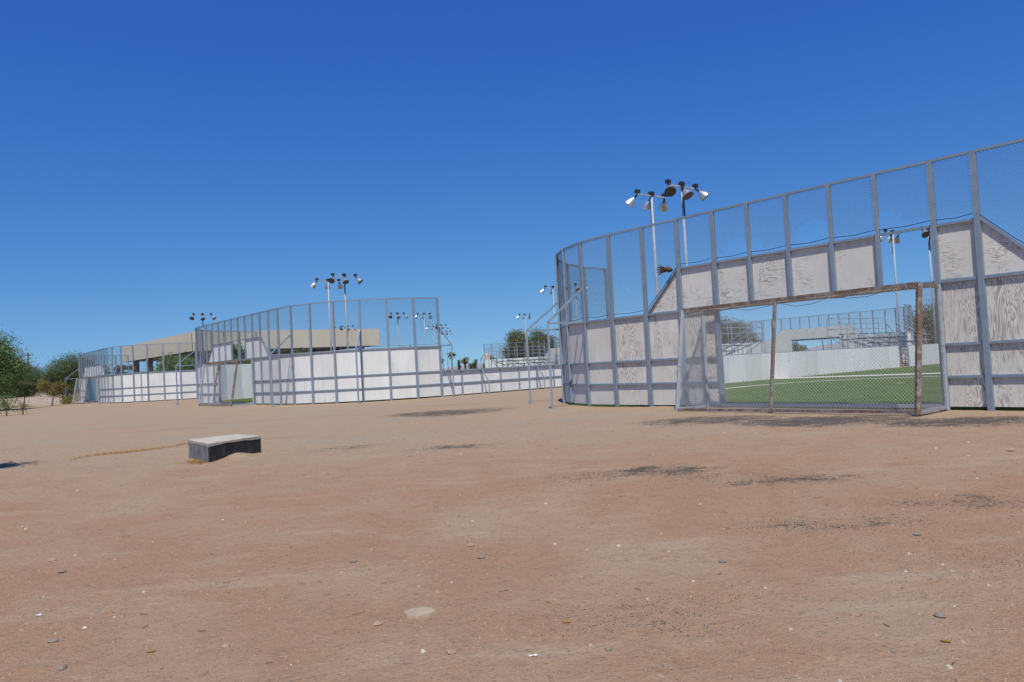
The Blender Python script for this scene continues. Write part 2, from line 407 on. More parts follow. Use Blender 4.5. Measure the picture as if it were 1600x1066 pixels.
    pts = [(-hs_l-RAD*math.sin(k_*da), RAD*(1-math.cos(k_*da))) for k_ in range(7, 0, -1)]
    pts += [(-hs_l, 0), (offs[0]-tri, 0)] + [(o, 0) for o in offs] + [(offs[-1]+tri, 0), (hs_r, 0)]
    pts += [(hs_r+RAD*math.sin(k_*da), RAD*(1-math.cos(k_*da))) for k_ in range(1, 8)]
    i0 = 9                                                     # index of offs[0]
    for end in (0, 1):
        P = pts if end == 0 else [flip(p) for p in pts]
        n = len(P); nr = []
        for i in range(n-1):
            t = (W(P[i+1])-W(P[i])).normalized(); nr.append(Vector((t.y, -t.x)))
        miss = missing_near if end == 0 else ()
        for i in range(n):
            nm = (nr[max(i-1, 0)] + nr[min(i, n-2)]).normalized()
            inner = i0+1 < i < i0+6
            post(P[i], nm, H1-.06 if inner else -.15, H3, .075 if inner else .1)
        for i in range(n-1):
            a, b, nm = P[i], P[i+1], nr[i]
            up = i0 <= i < i0+7; opening = i0+1 <= i < i0+6
            straight = 7 <= i < n-8
            rail(a, b, nm, H3-.02, .05, .05)
            rail(a, b, nm, H1-.03, .055, .05)
            if not opening:
                for z in (.61, 1.22): rail(a, b, nm, z)
                if end == 0 and weathered: mt = M['ply_clean'] if i in (5, 6) else (M['ply_w'] if i > 14 else M['ply_v'])
                else: mt = M['ply_clean'] if end and 8 <= i < n-9 else M['white']
                panel(a, b, .05, H1, mt)
            zl = zr = H1
            if up:
                rail(a, b, nm, H2-.02, .05, .05); zl = zr = H2
                if (i-i0) not in miss: panel(a, b, H1+.005, H2, M['ply_h'] if weathered or end else M['white'], 'upper_plywood_panel')
            elif i == i0-1:
                rail(a, b, nm, H1, .05, .05, H2); zr = H2; panel(a, b, H1+.005, H1+.03, M['ply_h'] if weathered or end else M['white'], 'gusset_panel', H2)
            elif i == i0+7:
                rail(a, b, nm, H2, .05, .05, H1); zl = H2; panel(a, b, H1+.005, H2, M['ply_h'] if weathered or end else M['white'], 'gusset_panel', H1+.03)
            hole = (i-i0) if (weathered and end == 0 and i-i0 in (1, 2, 3, 5)) else None
            net(a, b, nm, zl, zr, hole)
        if end == 0 or not weathered:
            for i in (3, 6, n-7, n-4, n-1):
                nm = (nr[max(i-1, 0)] + nr[min(i, n-2)]).normalized(); brace(P[i], nm)
    # low side walls
    for side, uu in ((1, hs_r+RAD), (-1, -hs_l-RAD)):
        nm = U*side; v0, v1 = RAD, LEN-RAD; ns = 40; st = (v1-v0)/ns
        t = V if side == 1 else -V
        for i in range(ns):
            va, vb = v0+i*st, v0+(i+1)*st
            a, b = ((uu, va), (uu, vb)) if side == 1 else ((uu, vb), (uu, va))
            if gap and side == -1 and i == gap: 
                post((uu, va), nm, -.1, LOW, .065, .055); continue
            panel(a, b, .04, LOW-.01, M['white_chip'] if (weathered and i % 3 != 1) else M['white'], 'dasher_board')
            if i > 0: post((uu, va), nm, -.1, LOW-.02, .065, .055)
            if i % 2 == 0:
                j = min(i+2, ns)
                if gap and side == -1 and i <= gap < i+2: j = i+1
                a2, b2 = ((uu, va), (uu, v0+j*st)) if side == 1 else ((uu, v0+j*st), (uu, va))
                rail(a2, b2, nm, LOW-.01, .06, .09, inset=0.0); rail(a2, b2, nm, .6, .05, .05, inset=0.0)
            if i % 3 == 2 and not (gap and side == -1): low_brace((uu, va), nm)
    # turf and its lines (setting)
    ring = []
    for p in pts: q = W(p); i_ = pts.index(p); ring.append((p[0]*1.006, p[1]-.08) if weathered and i_ in (5, 6, 7) else (p[0]*.994, p[1]+.06))
    ring += [flip(p) for p in ring]
    tb = MB(); tb.v = [(W(p).x, W(p).y, .03) for p in ring] + [(W(p).x, W(p).y, -.1) for p in ring]
    m_ = len(ring); tb.f = [tuple(range(m_))] + [(i, i+m_, (i+1) % m_+m_, (i+1) % m_) for i in range(m_)]
    tf = tb.build('turf', M['turf']); tf.location = (c.x, c.y, 0); tag(tf, kind='structure')
    return A, W, hs_r+RAD

def turf_material():
    k = NT('worn_artificial_turf'); p = k.pos(); f = k.noise(p, 1.2, 5, .65); fi = k.noise(p, 60, 4, .8)
    c = k.mix(k.ramp(f, .3, .7), C(.06, .098, .018), C(.095, .14, .03))
    c = k.mix(k.math('MULTIPLY', k.ramp(fi, .4, .7), .5), c, C(.04, .06, .018))
    c = k.mix(k.math('MULTIPLY', k.ramp(k.noise(p, .45, 4, .7), .6, .75), .35), c, C(.16, .14, .08))
    k.bump(fi, .8, .02); return k.fin(c, .95, 0, .1)
M['turf'] = turf_material()
M['line'] = simple('dusty_white_line', (.42, .38, .33), (.6, .57, .52), 3, .9)
cR, cM, cL = (6.47, 16.95), (-15.18, 43.10), (-38.44, 71.80)
offR = [-3.45, -2.36, -1.38, -.38, .63, 1.61, 2.69, 3.45]
offM = [-3.73+1.0657*i for i in range(8)]
AR, WR, _ = arena('large nearest soccer arena with weathered plywood end wall and chain link on top', cR, offR, (5,), True, gap=19)
AM, WM, _ = arena('middle soccer arena with white board walls and two upper boards missing above its goal', cM, offM, (3, 4), False)
AL, WL, _ = arena('farthest left soccer arena with white board walls below the long beige canopy', cL, offM, (), False)

# turf lines of the nearest arena: a broad dusty line and a thin arc
def strip(name, pts, wd, z=.036):
    b = MB()
    for i in range(len(pts)-1):
        p, q = Vector(pts[i]), Vector(pts[i+1]); t = (q-p).normalized(); n_ = Vector((-t.y, t.x))*wd/2
        b.quad((*(p+n_), z), (*(p-n_), z), (*(q-n_), z), (*(q+n_), z))
    return tag(b.build(name, M['line']), kind='structure')
strip('turf_line', [(11.9, 36.5), (13.4, 35.3), (15.4, 33.6), (17.5, 31.76), (20.6, 29.1), (24, 26.2)], 1.3)
strip('turf_arc', [(7.49, 28.26), (8.9, 29.6), (10.85, 30.54), (12.8, 30.5), (15.24, 29.4), (16.9, 27.6), (17.8, 25.2)], .3, .037)

# ------------------------------------------------------------------ goals
def goal(label, c, hw, end, rust_side, fine=False):
    G = thing('soccer_goal', label, 'goal', (c[0], c[1], 0), 0, 'chain link soccer goals')
    def P(u, v, z):
        if end: u, v = -u, LEN-v
        q = U*u + V*v; return Vector((q.x, q.y, z))
    ZT = 2.36; DT, DB = -.9, -1.32
    gs, gr = M['goal_steel'], M['goal_rust']
    for s in (-1, 1):
        m = gr if s == rust_side else gs
        MB().bar(P(s*hw, -.15, 0), P(s*hw, -.15, ZT), .08, .08).build('front_post', gs, G)
        MB().bar(P(s*hw, DB, .0), P(s*hw, DT, ZT), .085, .085).build('back_post', m, G)
        MB().bar(P(s*hw, -.15, ZT-.03), P(s*hw, DT, ZT-.03), .06, .06).build('top_side_bar', m, G)
        MB().bar(P(s*hw, -.15, .05), P(s*hw, DB, .05), .06, .06).build('bottom_side_bar', gs, G)
    MB().bar(P(-.25, DB, 0), P(-.25, DT, ZT), .065, .065).build('middle_back_post', gr, G)
    MB().bar(P(-hw, DT, ZT), P(hw, DT, ZT), .07, .07).build('top_back_bar', gr, G)
    MB().bar(P(-hw, -.15, ZT), P(hw, -.15, ZT), .08, .08).build('crossbar', gr, G)
    MB().bar(P(-hw, DB, .05), P(hw, DB, .05), .055, .055).build('bottom_back_bar', gr, G)
    def plane(name, o, ex, ez, wd, hg, ins):
        me = chain(('goalnet', fine, name, round(wd, 2), round(hg, 2)), wd, 0, hg, ins, M['net_wire'], 0.0024 if fine else .0016, .068 if fine else .16)
        ob = place(name, me, G); ex = ex.normalized(); ez = ez.normalized(); ey = ez.cross(ex).normalized()
        ob.matrix_local = Matrix(((ex.x, ey.x, ez.x, o.x), (ex.y, ey.y, ez.y, o.y), (ex.z, ey.z, ez.z, o.z), (0, 0, 0, 1)))
    o = P(-hw, DB-.03, 0); plane('back_net', o, P(hw, DB, 0)-P(-hw, DB, 0), P(0, DT, ZT)-P(0, DB, 0), 2*hw, math.hypot(ZT, DB-DT), lambda x, z: True)
    o = P(-hw, DT, ZT+.02); plane('top_net', o, P(hw, 0, 0)-P(-hw, 0, 0), P(0, -.15, 0)-P(0, DT, 0), 2*hw, abs(DT)-.15, lambda x, z: True)
    for s in ((-1, 1) if fine else ()):
        o = P(s*(hw+.035), DB, 0); plane('side_net', o, P(0, -.15, 0)-P(0, DB, 0), Vector((0, 0, 1)), abs(DB)-.15, ZT, lambda x, z: x > z*(DT-DB)/ZT)
    MB().bar(P(-hw, -.12, .07), P(hw, -.12, .07), .07, .07).build('ground_bar', M['net_wire'], G)
    rr = random.Random(hw*100+end); roll = [P(-hw+2*hw*i/30, DT+.12+rr.uniform(-.03, .03), ZT-.05+rr.uniform(-.02, .015)) for i in range(31)]
    MB().tube(roll, [rr.uniform(.018, .04) for _ in roll], 7).build('rolled_net', M['goal_rust'], G)
    sag = [P(-hw+2*hw*i/14, DT+.35, ZT-.02-.16*math.sin(PI*i/14)*(.6+.4*math.sin(i*1.9))) for i in range(15)]
    MB().tube(sag, .006, 4).build('loose_net_cord', M['cable'], G)
    sag = [P(-hw+.1+1.5*i/6, DT+.05, ZT-.16+.14*(i/6)**2) for i in range(7)]
    MB().tube(sag, .006, 4).build('loose_net_cord', M['cable'], G)
    return G
goal('rusty chain link goal cage in the weathered end wall of the nearest arena', cR, 2.72, 0, 1, True)
goal('rusty chain link goal cage in the end wall of the middle arena', cM, 2.68, 0, 1)
goal('small looking goal cage at the end of the farthest left arena', cL, 2.68, 0, 1)
goal('distant goal at the far end of the middle arena, seen through the nearest goal', cM, 2.68, 1, 1)

# ------------------------------------------------------------------ bleachers
def bleacher_proto():
    B = thing('bleacher', 'x', 'bleacher', group='raised three row bleachers')
    Lx, xs_ = 6.4, (.25, 2.2, 4.2, 6.15)
    rows = [(.45, 1.5), (1.35, 1.8), (2.25, 2.1)]
    for (yy, z) in rows:
        MB().box((Lx/2, yy, z), Lx, .26, .045).build('seat_plank', M['seat'], B)
        MB().box((Lx/2, yy-.42, z-.33), Lx, .3, .04).build('foot_plank', M['seat'], B)
    for x in xs_:
        f = MB()
        for yy, z in ((0.05, 1.15), (.45, 1.48), (1.35, 1.78), (2.25, 2.08), (3.0, 2.0)): f.bar((x, yy, 0), (x, yy, z), .05, .05)
        f.bar((x, 0, 1.1), (x, 3.05, 2.02), .05, .06); f.bar((x, 0.05, .1), (x, 3.0, .1), .05, .05); f.bar((x, .05, .2), (x, 3.0, 1.9), .04, .04)
        f.build('frame', M['galv'], B)
    for z in (2.45, 2.78, 3.1): MB().tube([(0, 3.05, z), (Lx, 3.05, z)], .024, 6).build('back_rail', M['galv'], B)
    for i in range(5): MB().tube([(Lx*i/4, 3.05, 0), (Lx*i/4, 3.05, 3.1)], .026, 6).build('back_rail_post', M['galv'], B)
    for x in (0, Lx):
        for dz in (0, -.33, -.7): MB().tube([(x, 3.05, 3.1+dz), (x, 2.6, 3.1+dz), (x, .1, 1.85+dz), (x, -.15, 1.85+dz)], .023, 6).build('side_rail', M['galv'], B)
        for yy in (.1, .9, 1.8): MB().tube([(x, yy, 0), (x, yy, 1.85+max(0, (yy-.1))*.5)], .023, 6).build('side_rail_post', M['galv'], B)
    for z in (1.45, 1.8): MB().tube([(0, -.05, z-.3), (2.4, -.05, z-.3)], .022, 6).build('front_rail', M['galv'], B); MB().tube([(4.0, -.05, z-.3), (Lx, -.05, z-.3)], .022, 6).build('front_rail', M['galv'], B)
    for i in range(4): MB().box((3.2, -.75+.2*i, .25+.24*i), 1.2, .24, .04).build('stair_tread', M['seat'], B)
    for x in (2.58, 3.82): MB().bar((x, -.95, .05), (x, .05, 1.1), .04, .14).build('stair_stringer', M['galv'], B)
    return B
bl = bleacher_proto(); first = True
def put_bleacher(c, side, v, label):
    global first
    o = bl if first else copy_tree(bl); first = False
    # side -1: stands outside the wall at -u, its front facing +u
    uu = side*12.9
    q = Vector(c) + U*uu + V*(v if side == -1 else v+6.4)
    ax = V if side == -1 else -V
    o.location = (q.x, q.y, 0); o.rotation_euler = (0, 0, math.atan2(ax.y, ax.x)); o['label'] = label
put_bleacher(cR, -1, 29.0, 'bleacher with sloping side rails, at the right as seen through the nearest goal')
put_bleacher(cM, 1, 19.6, 'bleacher turned away, at the left as seen through the nearest goal')
put_bleacher(cM, -1, 29.3, 'bleacher standing behind the low white wall in front of the big far tree')

# ------------------------------------------------------------------ flood light poles
def pole_proto():
    Lp = thing('light_pole', 'x', 'light pole', group='flood light poles')
    MB().tube([(0, 0, -.1), (0, 0, 4.5), (0, 0, 9.15)], [.075, .066, .055], 10).build('pole', M['pole'], Lp, True)
    MB().tube([(.075, 0, 7.6), (.07, 0, 9.0)], .03, 6).build('dark_tube', M['ballast'], Lp)  # thin dark tube along the top stretch of the pole
    MB().box((0, 0, 9.2), .2, .24, .14).build('cap_box', M['ballast'], Lp)
    MB().bar((0, -1.0, 9.08), (0, 1.0, 9.08), .07, .07).build('crossarm', M['pole'], Lp)
    for i, (yy, yaw, dn) in enumerate(((-1.0, -.75, .75), (-.05, -.1, .95), (.95, .65, .8))):
        d = Vector((math.cos(yaw)*math.cos(dn), math.sin(yaw)*math.cos(dn), -math.sin(dn)))
        p0 = Vector((.06, yy, 9.06)); p1 = p0 + d*.2
        b = MB()
        pr = [(0, .07), (.05, .1), (.14, .165), (.27, .225), (.4, .26), (.41, .265)]
        b.tube([p1+d*t for t, _ in pr], [r_ for _, r_ in pr], 16, False)
        la = b.build('lamp', M['alu'], Lp, True)
        MB().tube([p1+d*.375, p1+d*.382], .25, 16).build('lens', M['lens'], la)
        MB().tube([p0, p1+d*.02], .05, 8).build('lamp_neck', M['ballast'], la)
        MB().box(p0+Vector((-.02, .0 if yy else .12, .15)), .18, .22, .16).build('ballast_box', M['ballast'], la)
    return Lp
pl = pole_proto(); firstp = True
POLES = [(7.08, 37.49, -1, 'tall light pole with shiny lamps turned away, left of the pair above the nearest arena'),
         (8.19, 35.85, 1, 'tall light pole with dark lamp faces, right of the pair above the nearest arena'),
         (26.89, 54.4, -1, 'light pole seen through the gap of the missing board, lamps bright, left of two'),
         (29.21, 54.13, 1, 'light pole seen through the gap of the missing board, right of two'),
         (-14.85, 64.29, -1, 'light pole with bright lamps rising behind the middle arena, left of the pair'),
         (-12.96, 61.74, 1, 'light pole with dark lamp faces rising behind the middle arena, right of the pair'),
         (-35.31, 89.78, 1, 'light pole with three dark lamps above the left end of the middle arena'),
         (-15.13, 104.85, 1, 'distant light pole with dark lamps seen through the middle arena fence'),
         (-11.95, 108.06, -1, 'distant light pole with bright lamps beside the end post of the middle arena fence'),
         (-13.92, 139.76, -1, 'very distant light pole just left of the middle arena end post, lamps bright'),
         (-12.23, 137.19, 1, 'very distant light pole just right of the middle arena end post'),
         (-13.33, 160.33, 1, 'smallest distant light pole right of the middle arena end brace'),
         (4.47, 80.25, -1, 'light pole with bright lamps at the left corner post of the nearest arena'),
         (6.66, 78.64, 1, 'light pole seen through the chain link of the nearest arena corner'),
         (2.17, 121.13, -1, 'distant light pole in front of the big far tree by the low wall'),
         (-27.95, 128.12, -1, 'distant light pole in front of the beige canopy, left of two close together'),
         (-26.32, 125.98, 1, 'distant light pole in front of the beige canopy, right of two close together'),
         (-28.88, 158.79, 1, 'distant light pole by the right end of the beige canopy'),
         (-42.73, 146.82, -1, 'distant light pole in front of the middle of the beige canopy')]
for (x, y, s, lab) in POLES:
    o = pl if firstp else copy_tree(pl); firstp = False
    d = U*s; o.location = (x, y, 0); o.rotation_euler = (0, 0, math.atan2(d.y, d.x)); o['label'] = lab

# ------------------------------------------------------------------ beige canopy building
M['beige'] = simple('beige_metal_cladding', (.52, .475, .365), (.56, .515, .40), .15, .6)
M['dark_soffit'] = simple('brown_steel_soffit', (.05, .042, .036), (.08, .066, .056), .4, .8)
Cn = thing('court_canopy', 'long beige flat roofed sports court canopy on dark columns behind the arenas', 'canopy')
Q = [Vector((-46.5, 114)), Vector((-22.4, 132)), Vector((-48.9, 165)), Vector((-73, 147))]
rb = MB(); rb.v = [(q.x, q.y, 8.4) for q in Q] + [(q.x, q.y, 8.6) for q in Q]; rb.f = [(3, 2, 1, 0), (4, 5, 6, 7)] + [(i, (i+1) % 4, (i+1) % 4+4, i+4) for i in range(4)]
rb.build('roof', M['dark_soffit'], Cn)
for i in range(4):
    a, b = Q[i], Q[(i+1) % 4]; t = (b-a).normalized(); L = (b-a).length; n_ = Vector((t.y, -t.x)); kk = 12
    for j in range(kk):
        p, q = a+t*(L*j/kk+.01), a+t*(L*(j+1)/kk-.01)
        MB().bar((*(p+n_*.12), 7.42), (*(q+n_*.12), 7.42), .12, 2.84, side=(0, 0, 1)).build('cladding_panel', M['beige'], Cn)
for i in range(4):
    a, b = Q[i], Q[(i+1) % 4]
    for j in range(4):
        p = a.lerp(b, (j+.12)/4); ctr = Vector((-47.7, 139.5)); p = p.lerp(ctr, .1)
        MB().box((p.x, p.y, 4.1), .7, .7, 8.6).build('column', M['dark_soffit'], Cn)

# ------------------------------------------------------------------ trees and shrubs
def foliage(b, cpts, n, sig, ls, rnd, droop=.0):
    for _ in range(n):
        c = cpts[rnd.randrange(len(cpts))]
        p = Vector((c[0]+rnd.gauss(0, sig), c[1]+rnd.gauss(0, sig), c[2]+rnd.gauss(0, sig*.75)))
        if p.z < .05: continue
        d = Vector((rnd.gauss(0, 1), rnd.gauss(0, 1), rnd.gauss(-droop, .7))).normalized(); s = d.cross(Vector((rnd.gauss(0, 1), rnd.gauss(0, 1), rnd.gauss(0, 1)))).normalized()
        L = ls*rnd.uniform(.6, 1.5); wd = ls*rnd.uniform(.18, .34)
        b.quad(p-s*wd, p+d*L*.4-s*wd*1.2, p+d*L, p+d*L*.4+s*wd*1.2)
def tree(label, x, y, h, rx_, seed, leaf='leaf', n=7000, ls=.2, base=.22, stems=3, cat='tree', name='mesquite_tree', group=None, rz=None, thick=1.0):
    rnd = random.Random(seed); T = thing(name, label, cat, (x, y, gh(x, y)), 0, group)
    zc = h*(base+1)/2; rzz = rz or h*(1-base)/2
    cl = []
    nc = max(10, int(16*rx_))
    for i in range(nc):
        while True:
            p = Vector((rnd.uniform(-1, 1), rnd.uniform(-1, 1), rnd.uniform(-1, 1)))
            if .25 < p.length < 1: break
        k_ = rnd.uniform(.75, 1.05)
        cl.append((p.x*rx_*k_*.85, p.y*rx_*k_*.85, zc+p.z*rzz*k_*.85))
    b = MB(); foliage(b, cl, n, max(.16, .17*rx_), ls, rnd, .3)
    b.build('crown', M[leaf], T)
    tr = MB()
    for sidx in range(stems):
        a = rnd.uniform(0, 2*PI); top = Vector((math.cos(a)*rx_*.35, math.sin(a)*rx_*.35, zc)); mid = Vector((math.cos(a)*rx_*.14, math.sin(a)*rx_*.14, zc*.5))
        r0 = .03*h**.7*thick
        tr.tube([(0, 0, -.1), mid, top], [r0, r0*.75, r0*.4], 7)
        for c in rnd.sample(cl, min(6, len(cl))):
            tr.tube([mid.lerp(top, rnd.random()), Vector(c)*.6+top*.4+Vector((0, 0, .1)), Vector(c)], [r0*.4, r0*.22, r0*.08], 5)
    tr.build('trunk', M['bark'], T, True)
    return T
tree('big bright green tree cut by the left edge of the photo', -41.0, 60, 6.5, 3.5, 1, 'leaf_bright', 42000, .14, .04)
tree('dark green mesquite, left one of the row behind the saplings', -55.3, 88, 5.0, 2.7, 2, 'leaf', 30000, .13, .04)
tree('dark green mesquite, right one of the row, beside the farthest arena', -50.6, 89, 5.9, 3.1, 3, 'leaf', 36000, .13, .03)
tree('dark green mesquite hidden partly behind the bright tree at left', -59.6, 92, 5.0, 3.2, 4, 'leaf', 30000, .13, .04)
tree('green tree under the left part of the beige canopy', -43.2, 100, 5.3, 3.3, 5, 'leaf_bright', 15300, .22, .1)
tree('low green tree under the left tip of the beige canopy', -49.0, 103, 3.6, 2.3, 6, 'leaf_bright', 5000, .26, .05)
tree('green tree seen through the missing boards of the middle arena', -36.8, 104, 6.6, 3.0, 7, 'leaf_bright', 8000, .28, .1)
tree('green tree showing below the canopy above the middle arena wall', -29.4, 109, 5.4, 2.9, 8, 'leaf_bright', 7000, .28, .1)
tree('thin brown tree behind the farthest arena, left one', -57.4, 110, 6.4, .95, 9, 'leaf_brown', 2200, .26, .2, 1)
tree('thin brown tree behind the farthest arena, middle one', -55.6, 111, 6.0, .85, 10, 'leaf_brown', 1800, .26, .2, 1)
tree('short thin brown tree behind the farthest arena, right one', -54.6, 112, 4.9, .8, 11, 'leaf_brown', 1500, .26, .2, 1)
tree('big olive tree behind the low wall, left half of the far pair', .9, 126, 7.3, 3.0, 12, 'leaf_olive', 13600, .22, .15)
tree('big olive tree behind the low wall, right half of the far pair', 5.0, 128, 7.5, 3.3, 13, 'leaf_olive', 15300, .22, .12)
tree('olive tree at the left behind the bleacher seen through the nearest goal', 27.4, 98, 6.0, 3.3, 14, 'leaf_olive', 15300, .22, .1)
tree('dark olive tree at the right seen through the side of the nearest goal', 50.6, 94, 6.2, 3.7, 15, 'leaf_olive', 17000, .22, .06)
tree('distant low tree top over the middle arena wall', -17.3, 141, 6.4, 3.4, 16, 'leaf_olive', 5000, .32, .1)
for i, (x, y, h, r_) in enumerate(((34.4, 106, 2.6, 1.5), (38.6, 108, 2.5, 2.0), (36.4, 118, 2.2, 1.4))):
    tree(('small bush', 'wider bush', 'faint bush')[i] + ' seen through the opening of the distant goal', x, y, h, r_, 20+i, 'leaf_olive', 1800, .22, .03, 2, 'bush', 'bush')
tree('reddish sapling on a thin trunk, left of two before the dark trees', -43.8, 70, 2.5, 1.0, 31, 'leaf_olive', 3000, .11, .35, 1, 'sapling', 'sapling')
tree('bushy reddish sapling, right of two before the dark trees', -41.3, 70, 2.5, 1.3, 32, 'leaf_gold', 4200, .11, .3, 1, 'sapling', 'sapling')
tree('small yellow bush beside the leftmost brace, left one', -42.9, 75, .75, .4, 33, 'leaf_gold', 500, .14, .05, 2, 'bush', 'bush')
tree('small yellow bush beside the leftmost brace, right one', -41.6, 74, .8, .42, 34, 'leaf_gold', 500, .14, .05, 2, 'bush', 'bush')
tree('sparse feathery shrub on the dirt at the left edge', -30.0, 46.3, 1.5, .8, 35, 'leaf_bright', 700, .1, .05, 6, 'shrub', 'desert_shrub', thick=.3)
tree('thin low shrub right of the sparse shrub at the left edge', -28.6, 45.6, 1.0, .4, 36, 'leaf_olive', 260, .08, .05, 5, 'shrub', 'desert_shrub', thick=.3)
tree('tree outside the left edge that shades a patch of dirt', -10.25, 12.4, 3.3, 1.5, 37, 'leaf', 22000, .1, .45, 2)
tree('round bush between the palms and the low wall', -7.6, 150, 3.4, 1.1, 38, 'leaf_olive', 1200, .26, .05, 2, 'bush', 'bush')
tree('wide bush behind the backboard', -4.4, 152, 4.0, 1.9, 39, 'leaf_olive', 1800, .28, .05, 2, 'bush', 'bush')

def palm(label, x, y, h, seed, bare):
    rnd = random.Random(seed); T = thing('palm_tree', label, 'palm', (x, y, 0), 0, 'palms beyond the low wall')
    MB().tube([(0, 0, -.1), (.05, 0, h*.5), (0, 0, h-.3)], [.22, .18, .16], 8).build('trunk', M['bark'], T, True)
    def fronds(n, e0, e1, L):
        b = MB()
        for i in range(n):
            a = 2*PI*i/n + rnd.uniform(-.2, .2); e = rnd.uniform(e0, e1); p = Vector((0, 0, h-.25)); prev = p
            for s_ in range(6):
                q = prev + Vector((math.cos(a)*math.cos(e), math.sin(a)*math.cos(e), math.sin(e)))*L/6
                t = (q-prev).normalized(); sd_ = Vector((-math.sin(a), math.cos(a), 0))
                wd = L*.2*math.sin(PI*(s_+.7)/6.6)
                for sg in (-1, 1):
                    for jj in range(3):
                        o_ = prev.lerp(q, jj/3); b.quad(o_, o_+t*.06, o_+sd_*sg*wd+t*.14+Vector((0, 0, -.05)), o_+sd_*sg*wd*.96+t*.08)
                prev = q; e -= .28
        return b
    fronds(22, -.2, 1.2, 1.15).build('crown', M['leaf_bright'], T)
    if not bare: fronds(22, -1.5, -.8, 1.0).build('dead_frond_skirt', M['deadleaf'], T)
palm('palm with brown skirt, middle of three beyond the low wall', -11.7, 150, 4.4, 51, False)
palm('palm half hidden behind the middle arena end post', -14.2, 152, 3.6, 52, False)
palm('short leafy palm, right of three beyond the low wall', -9.3, 151, 3.3, 53, False)
cy = thing('cypress_tree', 'narrow brown cypress between two palms beyond the low wall', 'cypress', (-10.5, 152, 0))
b = MB(); rnd = random.Random(5); foliage(b, [(rnd.gauss(0, .1), rnd.gauss(0, .1), .4+i*.1) for i in range(26)], 900, .1, .2, rnd); b.build('crown', M['leaf_brown'], cy)
MB().tube([(0, 0, -.1), (0, 0, 1.5)], [.1, .06], 6).build('trunk', M['bark'], cy)

# basketball backboard, utility pole
M['board'] = simple('faded_pink_white_board', (.62, .5, .46), (.7, .58, .54), 2, .7)
M['redpaint'] = simple('faded_red_paint', (.4, .13, .09), (.45, .17, .12), 3, .7)
bb = thing('basketball_hoop', 'faded pink basketball backboard on a post behind the far arena', 'basketball hoop', (-4.9, 146, 0))
MB().box((0, 0, 3.35), 1.2, .05, 1.15).build('backboard', M['board'], bb)
k_ = MB()
for (cx, cz, sx, sz) in ((0, 3.45, .5, .06), (0, 3.05, .5, .06), (-.25, 3.25, .06, .46), (.25, 3.25, .06, .46)): k_.box((cx, -.035, cz), sx, .015, sz)
k_.build('painted_square', M['redpaint'], bb)
MB().tube([(.23*math.cos(i*PI/6), -.3+.23*math.sin(i*PI/6), 3.0) for i in range(13)], .012, 5, False).build('rim', M['redpaint'], bb)
MB().tube([(0, .5, -.1), (0, .5, 3.0), (0, .05, 3.4)], .07, 8).build('post', M['galv'], bb)
up = thing('utility_pole', 'thin dark wooden utility pole above the trees at left', 'utility pole', (-61.2, 99, 0))
MB().tube([(0, 0, -.2), (0, 0, 6.3)], [.13, .09], 8).build('pole', M['bark'], up); MB().bar((-.6, 0, 6.0), (.6, 0, 6.0), .09, .09).build('crossarm', M['bark'], up)

# pale berm behind the saplings
M['berm'] = simple('pale_gravel', (.27, .195, .145), (.34, .265, .21), .9, .95, 0, .05)
bm = MB(); N_ = 50
for i in range(N_+1):
    x = -95 + 52*i/N_; e_ = math.sin(PI*min(1, (N_-i)/8)/2)*min(1, i/4)
    hh = (.75+.25*noise.noise((x*.15, 0, 5)))*e_
    for (dy, f_) in ((-4.5, 0), (-2.5, .45), (-.5, .9), (1.2, 1), (3, .75), (6, 0)): bm.v.append((x, 80+dy+.5*noise.noise((x*.3, dy, 0)), -.06+hh*f_+.06*noise.noise((x*.8, dy*.7, 2))*(f_ > 0)))
bm.f = [(i*6+j, (i+1)*6+j, (i+1)*6+j+1, i*6+j+1) for i in range(N_) for j in range(5)]
tag(bm.build('gravel_berm', M['berm'], smooth=True), kind='structure')

# ------------------------------------------------------------------ concrete block
def block_material(dark):
    k = NT('tarred_concrete_face' if dark else 'bare_concrete'); v = k.objvec(); f = k.noise(v, 5, 6, .7); f2 = k.noise(v, 38, 4, .7)
    if dark:
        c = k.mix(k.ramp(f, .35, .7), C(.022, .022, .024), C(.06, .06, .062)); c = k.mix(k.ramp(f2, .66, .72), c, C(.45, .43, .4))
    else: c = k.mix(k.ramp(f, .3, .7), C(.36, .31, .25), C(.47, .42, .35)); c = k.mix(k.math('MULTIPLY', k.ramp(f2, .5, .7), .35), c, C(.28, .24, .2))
    k.bump(k.math('ADD', f, k.math('MULTIPLY', f2, .5)), .7, .02); return k.fin(c, .92, 0, .15)
M['conc_grey'] = simple('darker_grey_concrete', (.13, .13, .135), (.24, .235, .235), 6, .9, 0, .01); M['conc'] = block_material(False); M['tar'] = block_material(True)  # left side face is a darker mottled grey than the top
BQ = [Vector((-4.97, 12.65)), Vector((-4.50, 13.83)), Vector((-5.14, 14.5)), Vector((-5.79, 13.83))]
ctr = sum(BQ, Vector((0, 0)))/4
blk = thing('concrete_block', 'low concrete block with dark tarred sides and pale top on the open dirt', 'concrete block', (ctr.x, ctr.y, gh(ctr.x, ctr.y)))
z0 = gh(ctr.x, ctr.y)
def ring_pts(inset, sub=6):
    out = []
    for i in range(4):
        a, b_ = BQ[i]-ctr, BQ[(i+1) % 4]-ctr
        for j in range(sub):
            p = a.lerp(b_, j/sub)*(1-inset); p = p*(1+.03*noise.noise((p.x*6, p.y*6, 3))); out.append(p)
    return out
R0 = ring_pts(0); n_ = len(R0); tb = MB()
def zt(p, i): return .286 - z0 + .01*noise.noise((p.x*5, p.y*5, 1))
tb.v = [(p.x, p.y, -.25) for p in R0] + [(p.x, p.y, zt(p, 0)-.045) for p in R0]
